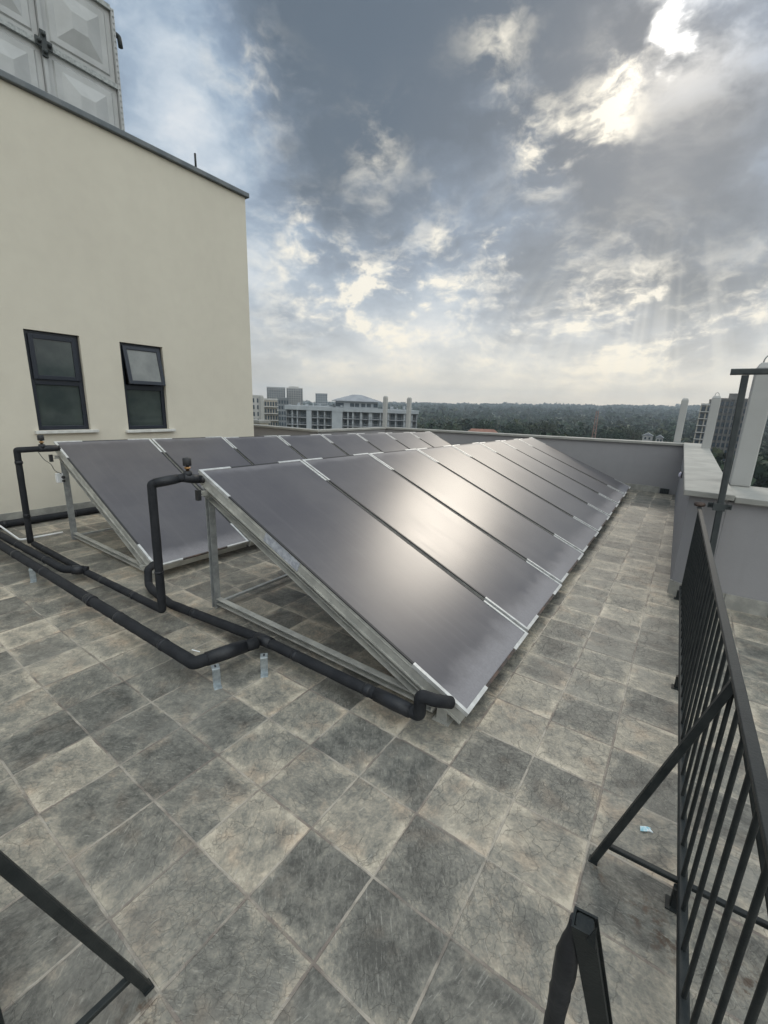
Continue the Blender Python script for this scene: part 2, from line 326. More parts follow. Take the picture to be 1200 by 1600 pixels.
# ---------------------------------------------------------------- mesh helper
class MB:
    def __init__(s): s.v = []; s.f = []; s.mi = []; s.cur = 0; s.sm = []
    def face(s, idx, smooth=False): s.f.append(idx); s.mi.append(s.cur); s.sm.append(smooth)
    def add(s, vs, fs, smooth=False):
        o = len(s.v); s.v += [tuple(v) for v in vs]
        for f in fs: s.face([o + i for i in f], smooth)
        return s
    def box(s, a, b, ch=0.0):
        x0, x1 = sorted((a[0], b[0])); y0, y1 = sorted((a[1], b[1])); z0, z1 = sorted((a[2], b[2]))
        vs = [(x, y, z) for z in (z0, z1) for (x, y) in ((x0, y0), (x1, y0), (x1, y1), (x0, y1))]
        return s.add(vs, [(3, 2, 1, 0), (4, 5, 6, 7), (0, 1, 5, 4), (1, 2, 6, 5), (2, 3, 7, 6), (3, 0, 4, 7)])
    def hexa(s, lo, hi):   # two quads, lower and upper ring
        return s.add(list(lo) + list(hi), [(3, 2, 1, 0), (4, 5, 6, 7), (0, 1, 5, 4), (1, 2, 6, 5), (2, 3, 7, 6), (3, 0, 4, 7)])
    def bar(s, p, q, w, h, up=(0, 0, 1)):   # rectangular bar from p to q with small bevelled edges
        p, q = Vector(p), Vector(q); d = (q - p).normalized(); u = Vector(up)
        if abs(d.dot(u)) > .98: u = Vector((0, 1, 0))
        sx = d.cross(u).normalized(); sy = sx.cross(d).normalized()
        b = min(w, h) * .14
        ring = [(w/2 - b, -h/2), (w/2, -h/2 + b), (w/2, h/2 - b), (w/2 - b, h/2), (-w/2 + b, h/2), (-w/2, h/2 - b), (-w/2, -h/2 + b), (-w/2 + b, -h/2)]
        vs = [c + sx * x + sy * y for c in (p, q) for x, y in ring]
        fs = [(i, (i + 1) % 8, 8 + (i + 1) % 8, 8 + i) for i in range(8)] + [tuple(range(7, -1, -1)), tuple(range(8, 16))]
        return s.add(vs, fs)
    def channel(s, p, q, w, h, t=.004, up=(0, 0, 1), flip=1):     # C profile: web + two flanges
        p, q = Vector(p), Vector(q); d = (q - p).normalized(); u = Vector(up)
        if abs(d.dot(u)) > .98: u = Vector((0, 1, 0))
        sx = d.cross(u).normalized() * flip; sy = sx.cross(d).normalized() * flip
        prof = [(0, -h/2), (w, -h/2), (w, -h/2 + t), (t, -h/2 + t), (t, h/2 - t), (w, h/2 - t), (w, h/2), (0, h/2)]
        vs = [c + sx * (x - w/2) + sy * y for c in (p, q) for x, y in prof]
        n = 8
        fs = [(i, (i + 1) % n, n + (i + 1) % n, n + i) for i in range(n)]
        for o in (0, n): fs += [(o, o+1, o+2, o+3), (o+0, o+3, o+4, o+7), (o+4, o+5, o+6, o+7)]
        return s.add(vs, fs)
    def tube(s, pts, r, n=14, bend=.0, cap=True):
        P = [Vector(p) for p in pts]
        if bend:
            out = [P[0]]
            for i in range(1, len(P) - 1):
                a, b, c = P[i-1], P[i], P[i+1]
                l = min(bend, (a - b).length * .45, (c - b).length * .45)
                e0 = b + (a - b).normalized() * l; e1 = b + (c - b).normalized() * l
                for k in range(6):
                    t = k / 5; out.append(e0 * (1-t)**2 + b * 2 * t * (1-t) + e1 * t * t)
            out.append(P[-1]); P = out
        rr = r if isinstance(r, (list, tuple)) else [r] * len(P)
        t0 = (P[1] - P[0]).normalized(); u = t0.orthogonal().normalized()
        o = len(s.v); prev = t0
        for i, p in enumerate(P):
            t = (P[i+1] - p).normalized() if i < len(P) - 1 else (p - P[i-1]).normalized()
            m = (t + prev).normalized() if i else t
            u = (u - m * u.dot(m)).normalized(); w = m.cross(u)
            k = 1 / max(.5, m.dot(t)) if i else 1
            for j in range(n):
                a = 2 * PI * j / n
                s.v.append(tuple(p + (u * math.cos(a) + w * math.sin(a)) * rr[i] * (k if k < 1.3 else 1.3)))
            prev = t
        for i in range(len(P) - 1):
            for j in range(n):
                s.face([o + i*n + j, o + i*n + (j+1) % n, o + (i+1)*n + (j+1) % n, o + (i+1)*n + j], True)
        if cap:
            s.face([o + j for j in range(n - 1, -1, -1)]); e = o + (len(P) - 1) * n; s.face([e + j for j in range(n)])
        return s
    def lathe(s, c, prof, n=18, axis='z'):
        o = len(s.v); c = Vector(c)
        for r, z in prof:
            for j in range(n):
                a = 2 * PI * j / n; q = Vector((r * math.cos(a), r * math.sin(a), z))
                if axis == 'x': q = Vector((q.z, q.x, q.y))
                if axis == 'y': q = Vector((q.y, q.z, q.x))
                s.v.append(tuple(c + q))
        for i in range(len(prof) - 1):
            for j in range(n): s.face([o + i*n + j, o + i*n + (j+1) % n, o + (i+1)*n + (j+1) % n, o + (i+1)*n + j], True)
        s.face([o + j for j in range(n - 1, -1, -1)]); e = o + (len(prof) - 1) * n; s.face([e + j for j in range(n)])
        return s
    def build(s, name, m, parent=None, mats=None):
        me = bpy.data.meshes.new(name); me.from_pydata(s.v, [], s.f)
        for mm in (mats or [m]): me.materials.append(mm)
        me.polygons.foreach_set('material_index', s.mi); me.polygons.foreach_set('use_smooth', s.sm); me.update()
        o = bpy.data.objects.new(name, me); C.objects.link(o)
        if parent: o.parent = parent
        return o
def tag(o, label, cat, group=None):
    o['label'] = label; o['category'] = cat
    if group: o['group'] = group
    return o
def thing(name, label, cat, loc=(0, 0, 0), rz=0, group=None):
    o = bpy.data.objects.new(name, None); C.objects.link(o); o.location = loc; o.rotation_euler = (0, 0, rz)
    return tag(o, label, cat, group)
def struct(o, kind='structure'): o['kind'] = kind; return o
def copy_tree(o, parent=None):
    c = o.copy(); C.objects.link(c)
    if parent: c.parent = parent
    for ch in [x for x in C.objects if x.parent == o]: copy_tree(ch, c)
    return c
def bevel(o, w=.004, seg=2):
    md = o.modifiers.new('bevel', 'BEVEL'); md.width = w; md.segments = seg; md.limit_method = 'ANGLE'; md.angle_limit = .6
    return o

# ---------------------------------------------------------------- roof terrace floor
fl = MB(); fl.box((-5.45, -6, -.25), (2.0, 10.0, 0)); fl.box((2.0, -6, -.25), (7, 3.9, 0)); fl.box((-6.1, 4.84, -.25), (-5.45, 10, 0)); fl.box((-10, 4.84, -.25), (-6.1, 7.1, 0))
struct(fl.build('terrace_floor', M['tile']))

# stair building the terrace belongs to (body below the floor)
bd = thing('host_building', 'lower storeys of the building that carries the roof terrace', 'building', (0, 0, -31))
b_ = MB(); b_.box((-10, -6, 0), (7, 4.5, 30.7)); b_.box((-10, 4.5, 0), (2.0, 10.0, 30.7)); b_.build('wall', M['parapet'], bd)

# ---------------------------------------------------------------- parapets
# far wall, its top follows the measured line
t = thing('parapet_wall', 'long grey parapet wall closing the far end of the terrace', 'wall', (0, 10, 0))
w = MB()
xa, xb = -6.12, 1.27
w.hexa([(xa, 0, 0), (xb, 0, 0), (xb, .2, 0), (xa, .2, 0)], [(xa, 0, .90), (xb, 0, 1.005), (xb, .2, 1.005), (xa, .2, .90)])
w.build('wall', M['parapet'], t)
w = MB(); w.hexa([(xa - .04, -.05, .902), (xb - .02, -.05, 1.007), (xb - .02, .28, 1.007), (xa - .04, .28, .902)], [(xa - .04, -.05, .952), (xb - .02, -.05, 1.057), (xb - .02, .28, 1.057), (xa - .04, .28, .952)])
bevel(w.build('coping', M['coping'], t), .006)
w = MB()
for k in range(24):
    x0 = xa + k * .3 + .17
    if x0 + .3 < 1.2: w.box((x0 + .003, -.018, .0), (x0 + .297, -.001, .13))
w.build('skirting', M['skirt'], t)
# right long parapet: inner face slightly out of line, chamfered near corner
t = thing('parapet_wall', 'grey parapet wall with broad pale coping running along the right side', 'wall', (1.3, 3.9, 0))
w = MB(); ox, oy = -1.3, -3.9
pts = [(1.25, 10.0), (1.355, 3.96), (1.44, 3.90), (1.62, 3.90), (1.57, 10.2), (1.25, 10.2)]
zt = lambda y: .94 + (y - 3.9) * .0115
lo = [(x + ox, y + oy, 0) for x, y in pts]; hi = [(x + ox, y + oy, zt(y)) for x, y in pts]
w.add(lo + hi, [tuple(range(5, -1, -1)), tuple(range(6, 12))] + [(i, (i+1) % 6, 6 + (i+1) % 6, 6 + i) for i in range(6)])
w.build('wall', M['parapet'], t)
w = MB(); pts = [(1.215, 9.94), (1.305, 3.845), (1.655, 3.845), (1.60, 10.25), (1.215, 10.25)]
lo = [(x + ox, y + oy, zt(y) + .002) for x, y in pts]; hi = [(x + ox, y + oy, zt(y) + .052) for x, y in pts]
w.add(lo + hi, [tuple(range(4, -1, -1)), tuple(range(5, 10))] + [(i, (i+1) % 5, 5 + (i+1) % 5, 5 + i) for i in range(5)])
bevel(w.build('coping', M['coping'], t), .006)
w = MB(); w.hexa([(1.337+ox, 3.945+oy, 0), (1.44+ox, 3.878+oy, 0), (1.44+ox, 3.899+oy, 0), (1.354+ox, 3.958+oy, 0)], [(1.337+ox, 3.945+oy, .13), (1.44+ox, 3.878+oy, .13), (1.44+ox, 3.899+oy, .13), (1.354+ox, 3.958+oy, .13)])
w.build('skirting', M['skirt'], t)
# wall returning to the right behind the railing
t = thing('parapet_wall', 'grey parapet wall with pale coping behind the black railing', 'wall', (1.62, 3.9, 0))
w = MB(); w.box((0.002, .002, 0), (5.3, .62, .925)); w.build('wall', M['parapet'], t)
w = MB(); w.box((.037, -.057, .928), (5.3, .80, .978)); bevel(w.build('coping', M['coping'], t), .006)
w = MB()
for k in range(17): w.box((-.17 + k * .3, -.02, .0), (-.17 + k * .3 + .296, -.001, .13))
w.build('skirting', M['skirt'], t)
# left side: wall running back from the far wall's left end and turning left
t = thing('parapet_wall', 'short grey parapet wall between the cream stair tower and the far corner', 'wall', (-6.1, 7.1, 0))
w = MB(); w.box((-.2, .2, 0), (0, 2.898, .895)); w.box((-3.6, 0, 0), (0, .2, .895)); w.build('wall', M['parapet'], t)
w = MB(); w.box((-.26, .252, .898), (.045, 2.84, .947)); w.box((-3.6, -.05, .898), (.045, .25, .947)); bevel(w.build('coping', M['coping'], t), .006)

# ---------------------------------------------------------------- cream stair tower
t = thing('stair_tower', 'cream rendered stair tower wall with two dark windows', 'building', (-5.65, 0, 0))
w = MB(); H = 4.96; y0, y1 = -3.0, 4.84; T = .22
wins = [(1.425, 2.03, 1.125, 2.36), (2.535, 3.16, 1.105, 2.35)]
def wbox(ya, yb, za, zb): w.box((-T, ya, za), (0, yb, zb))
wbox(y0, 1.425, 0, H); wbox(2.03, 2.535, 0, H); wbox(3.16, y1, 0, H)
for ya, yb, za, zb in wins: wbox(ya, yb, 0, za); wbox(ya, yb, zb, H)
w.box((-6.5, y1 - .22, 0), (-T, y1, H)); w.box((-6.5, y0, 0), (-T, y0 + .22, H)); w.box((-6.72, y0, 0), (-6.5, y1, H))
w.build('wall', M['cream'], t)
w = MB(); w.box((-6.75, y0 - .05, H + .002), (.055, y1 + .055, H + .075)); bevel(w.build('roof_edge', M['edge'], t), .012)
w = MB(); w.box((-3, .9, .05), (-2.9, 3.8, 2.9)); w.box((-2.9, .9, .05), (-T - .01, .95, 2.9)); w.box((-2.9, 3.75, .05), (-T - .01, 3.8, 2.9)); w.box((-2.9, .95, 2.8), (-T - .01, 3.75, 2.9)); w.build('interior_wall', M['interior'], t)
w = MB(); w.box((.001, y0, .0), (.016, y1, .11)); w.build('skirting', M['skirt'], t)
for k, (ya, yb, za, zb) in enumerate(wins):
    fr = MB(); X0, X1 = -.125, -.055; fw = .055; zm = za + (zb - za) * .50
    e = .002
    fr.box((X0, ya + e, za + e), (X1, ya + fw, zb - e)); fr.box((X0, yb - fw, za + e), (X1, yb - e, zb - e))
    fr.box((X0, ya + fw, zb - fw), (X1, yb - fw, zb - e)); fr.box((X0, ya + fw, za + e), (X1, yb - fw, za + fw)); fr.box((X0, ya + fw, zm - .035), (X1, yb - fw, zm + .035))
    f = fr.build('window', M['pvc'], t); bevel(f, .004)
    p = MB(); p.box((-.095, ya + fw, za + fw), (-.085, yb - fw, zm - .035)); p.build('pane', M['pane'], f)
    # upper sash: closed on the first window, pushed open at the bottom on the second
    sh = MB(); a, b, c, d = ya + fw - .012, yb - fw + .012, zm + .03, zb - fw + .012; sw = .052
    sh.box((0, a, c), (.035, a + sw, d)); sh.box((0, b - sw, c), (.035, b, d)); sh.box((0, a + sw, c), (.035, b - sw, c + sw)); sh.box((0, a + sw, d - sw), (.035, b - sw, d))
    pn = MB(); pn.box((.012, a + sw, c + sw), (.020, b - sw, d - sw))
    an = 0 if k == 0 else .20
    for q in (sh, pn):
        q.v = [(-.054 + x * math.cos(an) + (d - z) * math.sin(an), y, d - (d - z) * math.cos(an) + x * math.sin(an)) for x, y, z in q.v]
    s_ = sh.build('sash', M['pvc'], f); bevel(s_, .004)
    pn.build('pane', M['pane'] if k == 0 else M['frosted'], f)
    sl = MB(); sl.box((-.05, ya - .05, za - .038), (.065, yb + .075, za - .001)); bevel(sl.build('window_sill', M['sill'], t), .004)
r = MB(); r.tube([(-5.72, 3.98, 5.03), (-5.72, 3.98, 5.27)], .016, 8); tag(r.build('roof_rod', M['iron']), 'short black rod sticking up from the roof edge of the cream tower', 'rod')

# ---------------------------------------------------------------- sectional water tank on the tower
t = thing('water_tank', 'pale sectional panel water tank on the roof of the cream tower', 'water tank', (-7.1, 3.6, 5.04))
zb = 5.33 - 5.04
s_ = MB(); s_.box((-4, -4.2, 0), (0, .0, zb)); s_.build('plinth', M['concrete'], t)
for iy in range(4):
    for iz in range(2):
        p = MB(); ya = -(iy + 1) * 1.0; za = zb + iz * 1.0
        rings = [(0.035, .0), (.09, .0), (.13, .035), (.27, .035), (.36, .095), (.365, .095)]
        base = len(p.v)
        for ins, hgt in ((.03, 0), (.10, 0), (.12, .02), (.20, .02), (.40, .08)):
            p.v += [(hgt, ya + ins, za + ins), (hgt, ya + 1 - ins, za + ins), (hgt, ya + 1 - ins, za + 1 - ins), (hgt, ya + ins, za + 1 - ins)]
        for k in range(4):
            for j in range(4): p.face([k*4 + j, k*4 + (j+1) % 4, k*4 + 4 + (j+1) % 4, k*4 + 4 + j])
        p.face([16, 17, 18, 19])
        p.build('tank_panel', M['tank'], t)
s_ = MB()
for iy in range(5): s_.box((-.02, -iy - .022, zb), (.05, -iy + .022, zb + 2))
s_.build('vertical_flange', M['tank'], t)
s_ = MB()
for iz in range(3): s_.box((-.02, -3.96, zb + iz - .032), (.045, -.024, zb + iz + .032))
s_.build('horizontal_flange', M['tankrib'], t)
s_ = MB(); s_.box((-3.0, -4, zb), (-.02, -.02, zb + 2.02)); s_.build('tank_body', M['tank'], t)
for k in range(26):
    s_ = MB(); s_.lathe((.052, -.0, zb + .05 + k * .077), [(.010, 0), (.010, .012)], 6, 'x'); s_.build('bolt', M['tankrib'], t)
for yy in (-1.0,):
    s_ = MB(); s_.box((.05, yy - .10, zb + 1 - .05), (.075, yy + .10, zb + 1 + .05)); s_.box((.05, yy - .035, zb + 1 - .15), (.08, yy + .035, zb + 1 + .15))
    for a, b in ((-.06, .0), (.06, 0), (0, .1), (0, -.1)): s_.lathe((.076, yy + a, zb + 1 + b), [(.026, 0), (.026, .035), (.012, .05)], 8, 'x')
    s_.build('clamp_plate', M['greyiron'], t)
s_ = MB(); s_.tube([(-.05, .02, zb + 1.76), (-.05, .12, zb + 1.75), (-.05, .13, zb + 1.62)], .035, 10, .03); s_.build('overflow_spout', M['greyiron'], t)

# ---------------------------------------------------------------- solar collectors
L0, PITCH = 2.40, 1.038
def make_collector():
    t = thing('solar_collector', 'x', 'solar collector')
    w_ = PITCH - .028
    b = MB(); dpt = .085                                   # tray
    b.box((0, 0, -dpt), (L0, w_, -.006)); fr = b.build('frame', M['alu'], t); bevel(fr, .003)
    for ya, yb in ((-.003, .004), (w_ - .004, w_ + .003)):
        b = MB(); b.box((.03, ya, -.030), (L0 - .03, yb, -.024)); b.build('frame_lip', M['alu'], t)
    for ya, yb in ((-.006, .002), (w_ - .002, w_ + .006)):
        b = MB(); b.box((.0, ya, -dpt - .004), (L0, yb, -dpt + .006)); b.build('frame_lip', M['alu'], t)
    gk = MB()
    gk.box((0.0, -.003, -.005), (L0, .012, .002)); gk.build('gasket', M['rubber'], t)
    gk = MB(); gk.box((0.0, w_ - .012, -.005), (L0, w_ + .003, .002)); gk.build('gasket', M['rubber'], t)
    gk = MB(); gk.box((-.004, .013, -.012), (.012, w_ - .013, .0015)); gk.build('gasket', M['rubber'], t)
    gk = MB(); gk.box((L0 - .012, .013, -.012), (L0 + .004, w_ - .013, .0015)); gk.build('gasket', M['rust'], t)
    b = MB(); b.box((.013, .013, -.004), (L0 - .013, w_ - .013, .0005)); b.build('glass', M['glass'], t)
    for cx in (0, 1):
        for cy in (0, 1):
            c = MB(); lx, ly, tw = (.36, .26, .015)
            X = lambda v: v if cx == 0 else L0 - v
            Y = lambda v: v if cy == 0 else w_ - v
            c.box((X(-.006), Y(-.006), -.018), (X(lx), Y(tw), .005)); c.box((X(-.006), Y(tw), -.018), (X(tw), Y(ly), .005))
            c.build('corner_strip', M['clip'], t)
    return t
ordn = ['first', 'second', 'third', 'fourth', 'fifth', 'sixth', 'seventh', 'eighth']
rows = [dict(ty=(1.136, 9.44), tx=(-1.63, -1.63), tz=(1.10, .99), bx=(.572, .462), by=(1.14, 9.46), bz=(.115, .145), nm='front row beside the walkway'),
        dict(ty=(1.137, 9.46), tx=(-4.30, -4.30), tz=(1.10, .947), bx=(-2.44, -2.36), by=(1.15, 9.46), bz=(.14, .13), nm='back row beside the cream tower')]
proto = make_collector(); first = True
lerp = lambda a, b, t: a + (b - a) * t
for ri, R in enumerate(rows):
    for k in range(8):
        f = k / 8
        top = Vector((lerp(*R['tx'], f), lerp(*R['ty'], f), lerp(*R['tz'], f))); bot = Vector((lerp(*R['bx'], f), lerp(*R['by'], f), lerp(*R['bz'], f)))
        jit = (noise.noise(Vector((k * 3.1, ri * 7.7, 1))) * .006)
        top.z += jit; bot.z -= jit
        d = bot - top; L = d.length; ex = d.normalized(); ey = Vector((0, 1, (R['tz'][1] - R['tz'][0]) / 8.3)).normalized()
        ez = ex.cross(ey).normalized(); ey = ez.cross(ex)
        o = proto if first else copy_tree(proto); first = False
        m = Matrix(((ex.x, ey.x, ez.x, top.x), (ex.y, ey.y, ez.y, top.y), (ex.z, ey.z, ez.z, top.z), (0, 0, 0, 1)))
        o.matrix_world = m @ Matrix.Diagonal((L / L0, 1, 1, 1))
        if k == 0: lab = ('nearest purple-grey solar collector with a sticker on its side, ' if ri == 0 else 'nearest dark grey solar collector with a dusty lower edge, ') + R['nm']
        elif k == 7: lab = 'farthest solar collector, at the far end of the ' + R['nm']
        else: lab = ordn[k] + ' solar collector from the near end of the ' + R['nm']
        o['label'] = lab; o['group'] = 'flat plate solar collectors in the ' + R['nm']
        if ri == 0 and k == 0: near_collector = o
    if ri == 1:
        for o in (near_collector,):
            st = MB(); st.box((.78, -.0035, -.075), (1.12, -.001, -.012)); st.build('sticker', M['sticker'], o)

# ---------------------------------------------------------------- support racks
def rack(R, label, y_ends, first_x):
    t = thing('collector_rack', label, 'rack', (0, 0, 0), 0, 'metal racks under the solar collectors')
    for k in range(5):
        f = k / 4 * .985 + .002
        top = Vector((lerp(*R['tx'], f), lerp(*R['ty'], f) + .03, lerp(*R['tz'], f))); bot = Vector((lerp(*R['bx'], f), lerp(*R['by'], f) + .0, lerp(*R['bz'], f)))
        d = (bot - top).normalized(); n = Vector((-d.z, 0, d.x)); n = n if n.z > 0 else -n
        a = top - n * .155 + d * .02; b = bot - n * .135 - d * .14
        s = MB(); s.channel(a, b, .045, .05, .004, up=n, flip=1); s.build('slope_rail', M['alu'], t)
        px = top.x + .03
        s = MB(); s.channel((px, a.y, 0.0), (px, a.y, top.z - .20), .05, .045, .004, up=(1, 0, 0), flip=-1); s.build('post', M['galv'], t)
        s = MB(); s.channel((px + .03, a.y, .065), (b.x - .03, b.y, .065), .045, .045, .004, flip=1); s.build('floor_rail', M['alu'], t)
        s = MB(); fx = bot.x - .14; s.box((fx - .03, b.y - .02, 0), (fx + .03, b.y + .02, .085)); s.box((fx - .045, b.y - .04, 0), (fx + .05, b.y + .04, .006)); s.build('foot', M['alu'], t)
    ya, yb = R['ty'][0] + .01, R['ty'][1] - .02
    for f, nm in ((.05, 'cross_rail'), (.93, 'cross_rail')):
        A = Vector((lerp(R['tx'][0], R['bx'][0], f), ya - .05, lerp(R['tz'][0], R['bz'][0], f))); B = Vector((lerp(R['tx'][1], R['bx'][1], f), yb, lerp(R['tz'][1], R['bz'][1], f)))
        off = Vector((-.045, 0, -.108)); s = MB(); s.channel(A + off, B + off, .036, .034, .004, flip=-1); s.build(nm, M['alu'], t)
    s = MB(); s.bar((R['tx'][0] + .06, R['ty'][0] + .06, .05), (R['tx'][1] + .06, yb, .05), .028, .02); s.build('base_rail', M['galv'], t)
    return t
rack(rows[0], 'silver metal rack of posts and rails under the front collector row', 0, 0)
rack(rows[1], 'silver metal rack of posts and rails under the back collector row', 0, 0)

# ---------------------------------------------------------------- insulated pipes
def pipe(name, label, pts, r, bend=.045, seams=(), cat='pipe', collars=()):
    t = thing(name, label, cat, (pts[0][0], pts[0][1], 0), 0, 'black insulated pipes round the collectors')
    off = Vector((-pts[0][0], -pts[0][1], 0)); Q = [Vector(p) + off for p in pts]
    # resample so that the foam can be slightly uneven
    s = MB(); R = []; out = [Q[0]]
    for i in range(1, len(Q) - 1):
        a, b, c = Q[i-1], Q[i], Q[i+1]; l = min(bend, (a-b).length*.45, (c-b).length*.45)
        e0 = b + (a-b).normalized()*l; e1 = b + (c-b).normalized()*l
        out += [e0*(1-u)**2 + b*2*u*(1-u) + e1*u*u for u in (0, .2, .4, .6, .8, 1)]
    out.append(Q[-1]); fin = [out[0]]
    for a, b in zip(out, out[1:]):
        n = max(1, int((b - a).length / .05))
        for k in range(1, n + 1): fin.append(a.lerp(b, k / n))
    rr = [r * (1 + .05 * noise.noise(p * 9 + off) + .03 * noise.noise(p * 31)) for p in fin]
    s.tube(fin, rr, 16); s.build('foam_sleeve', M['foam'], t)
    rs = random.Random(int(abs(pts[0][0] * 100 + pts[-1][1] * 37)))
    for a, b in zip(Q, Q[1:]):
        ln = (b - a).length; u = .28
        while u < ln - .2:
            p = a.lerp(b, u / ln); e = a.lerp(b, min(1, (u + rs.uniform(.02, .05)) / ln))
            s = MB(); s.tube([p, p.lerp(e, .2), p.lerp(e, .8), e], [r * 1.01, r * 1.085, r * 1.085, r * 1.01], 16); s.build('tape_wrap', M['tape'], t); u += rs.uniform(.45, .95)
    for p, q in collars:
        s = MB(); s.tube([Vector(p) + off, Vector(p).lerp(Vector(q), .5) + off, Vector(q) + off], [r * 1.13, r * 1.20, r * 1.13], 16); s.build('tape_collar', M['tape'], t)
    return t, off
t, off = pipe('insulated_pipe', 'thick black insulated pipe ending in an elbow nearest the viewer', [(-5.5, .51, .115), (-.885, .55, .115), (-.80, .935, .10)], .037, .02,
     collars=(((-.87, .62, .113), (-.82, .86, .104)), ((-2.2, .538, .115), (-2.17, .538, .115))))
s = MB(); s.bar((-.955 + off.x, .585 + off.y, .160), (-.90 + off.x, .60 + off.y, .160), .006, .003); s.build('cable_tie', M['white'], t)
pipe('insulated_pipe', 'black insulated pipe from the back row port along the front rack to its lower corner',
     [(-2.44, 1.135, .165), (-2.36, 1.045, .165), (-2.325, 1.02, .05), (-2.20, .985, .045), (-1.82, .93, .055), (-.80, .985, .095), (.372, 1.0, .095), (.375, .995, .215), (.44, 1.03, .195), (.485, 1.12, .150)], .032, .022,
     collars=(((.10, .998, .095), (.32, 1.0, .095)), ((-.72, .986, .096), (-.86, .983, .093))))
pipe('insulated_pipe', 'black insulated pipe in the middle, ending at the tee between the racks', [(-5.5, .60, .12), (-3.04, .655, .115), (-2.93, .80, .09)], .034, .03, collars=(((-2.99, .70, .107), (-2.95, .775, .095)),))
pipe('insulated_pipe', 'black riser pipe that climbs to the top corner of the front row', [(-4.2, .79, .06), (-2.93, .79, .07), (-1.69, .80, .10), (-1.71, .82, 1.03), (-1.64, 1.0, 1.06), (-1.60, 1.12, 1.04)], .029, .014,
     collars=(((-1.70, .835, 1.035), (-1.65, .98, 1.057)), ((-1.632, 1.01, 1.062), (-1.605, 1.10, 1.044))))
pipe('insulated_pipe', 'black riser pipe that climbs to the top corner of the back row', [(-4.30, .79, .05), (-4.24, .79, 1.04), (-4.20, .92, 1.045), (-4.19, 1.12, 1.045)], .029, .014, collars=(((-4.20, .96, 1.045), (-4.19, 1.12, 1.045)), ((-4.24, .79, .90), (-4.242, .79, .93))))
t, off = pipe('insulated_pipe', 'black insulated pipe lying along the foot of the cream wall', [(-5.32, -1.0, .05), (-5.32, 2.1, .05), (-5.32, 6.8, .05)], .045, .03)
for yy in (.2, 1.7, 3.2):
    s = MB(); s.box((-5.345 + off.x, yy + off.y, 0), (-5.30 + off.x, yy + .05 + off.y, .02)); s.build('bracket', M['greyiron'], t)
# port couplings
for (c, d, lab) in (((-1.60, 1.11, 1.045), 'y', 0),):
    pass
# air vents
def vent(x, y, z, label):
    t = thing('air_vent', label, 'valve', (x, y, z), 0, 'air vents on top of the collector risers')
    s = MB(); s.lathe((0, 0, 0), [(.030, -.01), (.030, .030), (.018, .034)], 16); s.build('base_sleeve', M['tape'], t)
    s = MB(); s.lathe((0, 0, .034), [(.012, 0), (.012, .012), (.020, .014), (.020, .026), (.011, .028), (.011, .036)], 12); s.build('valve_body', M['brass'], t)
    s = MB(); s.lathe((0, 0, .070), [(.026, 0), (.029, .004), (.029, .05), (.024, .056)], 18); s.build('cap', M['rubber'], t)
vent(-1.625, 1.04, 1.075, 'black capped brass air vent on the front row riser')
vent(-4.195, .99, 1.06, 'black capped brass air vent on the back row riser')
# couplings at the tops
s = MB(); s.lathe((-1.597, 1.125, 1.04), [(.024, -.012), (.024, .004), (.030, .006), (.030, .014)], 12, 'y'); tag(s.build('pipe_union', M['rubber']), 'black pipe union on the top corner of the front row', 'pipe union')
s = MB(); s.lathe((-4.188, 1.125, 1.045), [(.024, -.012), (.024, .004), (.030, .006), (.030, .014)], 12, 'y'); tag(s.build('pipe_union', M['rubber']), 'black pipe union on the top corner of the back row', 'pipe union')
# end blocks of the cross rails
for x, z, nm in ((-1.55, .935, 'front'), (-4.23, .935, 'back')):
    s = MB(); s.box((x - .02, 1.05, z - .035), (x + .012, 1.078, z + .04)); tag(s.build('rail_end_cap', M['rubber']), 'black plastic cap on the upper rail end of the %s row' % nm, 'end cap')
# sensor cable, junction box, conduit
s = MB(); s.tube([(-4.205, .95, 1.02), (-4.20, .99, .93), (-4.21, 1.05, .88), (-4.24, 1.08, .80), (-4.245, 1.14, .76)], .0035, 6, .04); tag(s.build('sensor_cable', M['greyiron']), 'thin grey sensor cable hanging from the back row riser', 'cable')
t = thing('junction_box', 'small grey junction box on the near post of the back row', 'junction box', (-4.275, 1.135, .66))
s = MB(); s.box((-.055, -.03, 0), (.0, .03, .10)); bevel(s.build('box', M['white'], t), .004)
s = MB(); s.lathe((.07, 0, .07), [(.016, 0), (.016, .02), (.008, .03)], 10, 'x'); s.lathe((.07, 0, .03), [(.013, 0), (.013, .02)], 10, 'x'); s.build('gland', M['rubber'], t)
s = MB(); s.tube([(-5.4, .74, .11), (-5.0, .735, .10), (-4.36, .72, .085), (-4.30, 1.09, .10)], .010, 10, .05); tag(s.build('conduit', M['white']), 'thin white conduit bending round to the back row post', 'conduit')
# loose Z brackets
def zbr(x, y, rz, label):
    t = thing('pipe_bracket', label, 'bracket', (x, y, 0), rz, 'zinc z brackets on the tiles')
    s = MB(); th = .004
    s.box((-.022, -.04, 0), (.022, th, th)); s.box((-.022, 0, th), (.022, th, .106)); s.box((-.022, 0, .106), (.022, .05, .11))
    bevel(s.build('plate', M['zinc'], t), .001, 1)
    s = MB(); s.bar((0, .018, .1115), (0, .040, .1115), .010, .002); s.build('slot', M['rubber'], t)
M['zinc'] = mat('bright_zinc', metal=.7, fn=weathered((.42, .46, .48), (.28, .31, .33), 25, (.3, .5)))
zbr(-.745, .60, 1.15, 'zinc bracket under the elbow of the thick black pipe')
zbr(-.62, .84, .85, 'zinc bracket beside the pipe under the front rack')
zbr(-3.25, .49, 1.2, 'zinc bracket beside the thick pipe at the left')

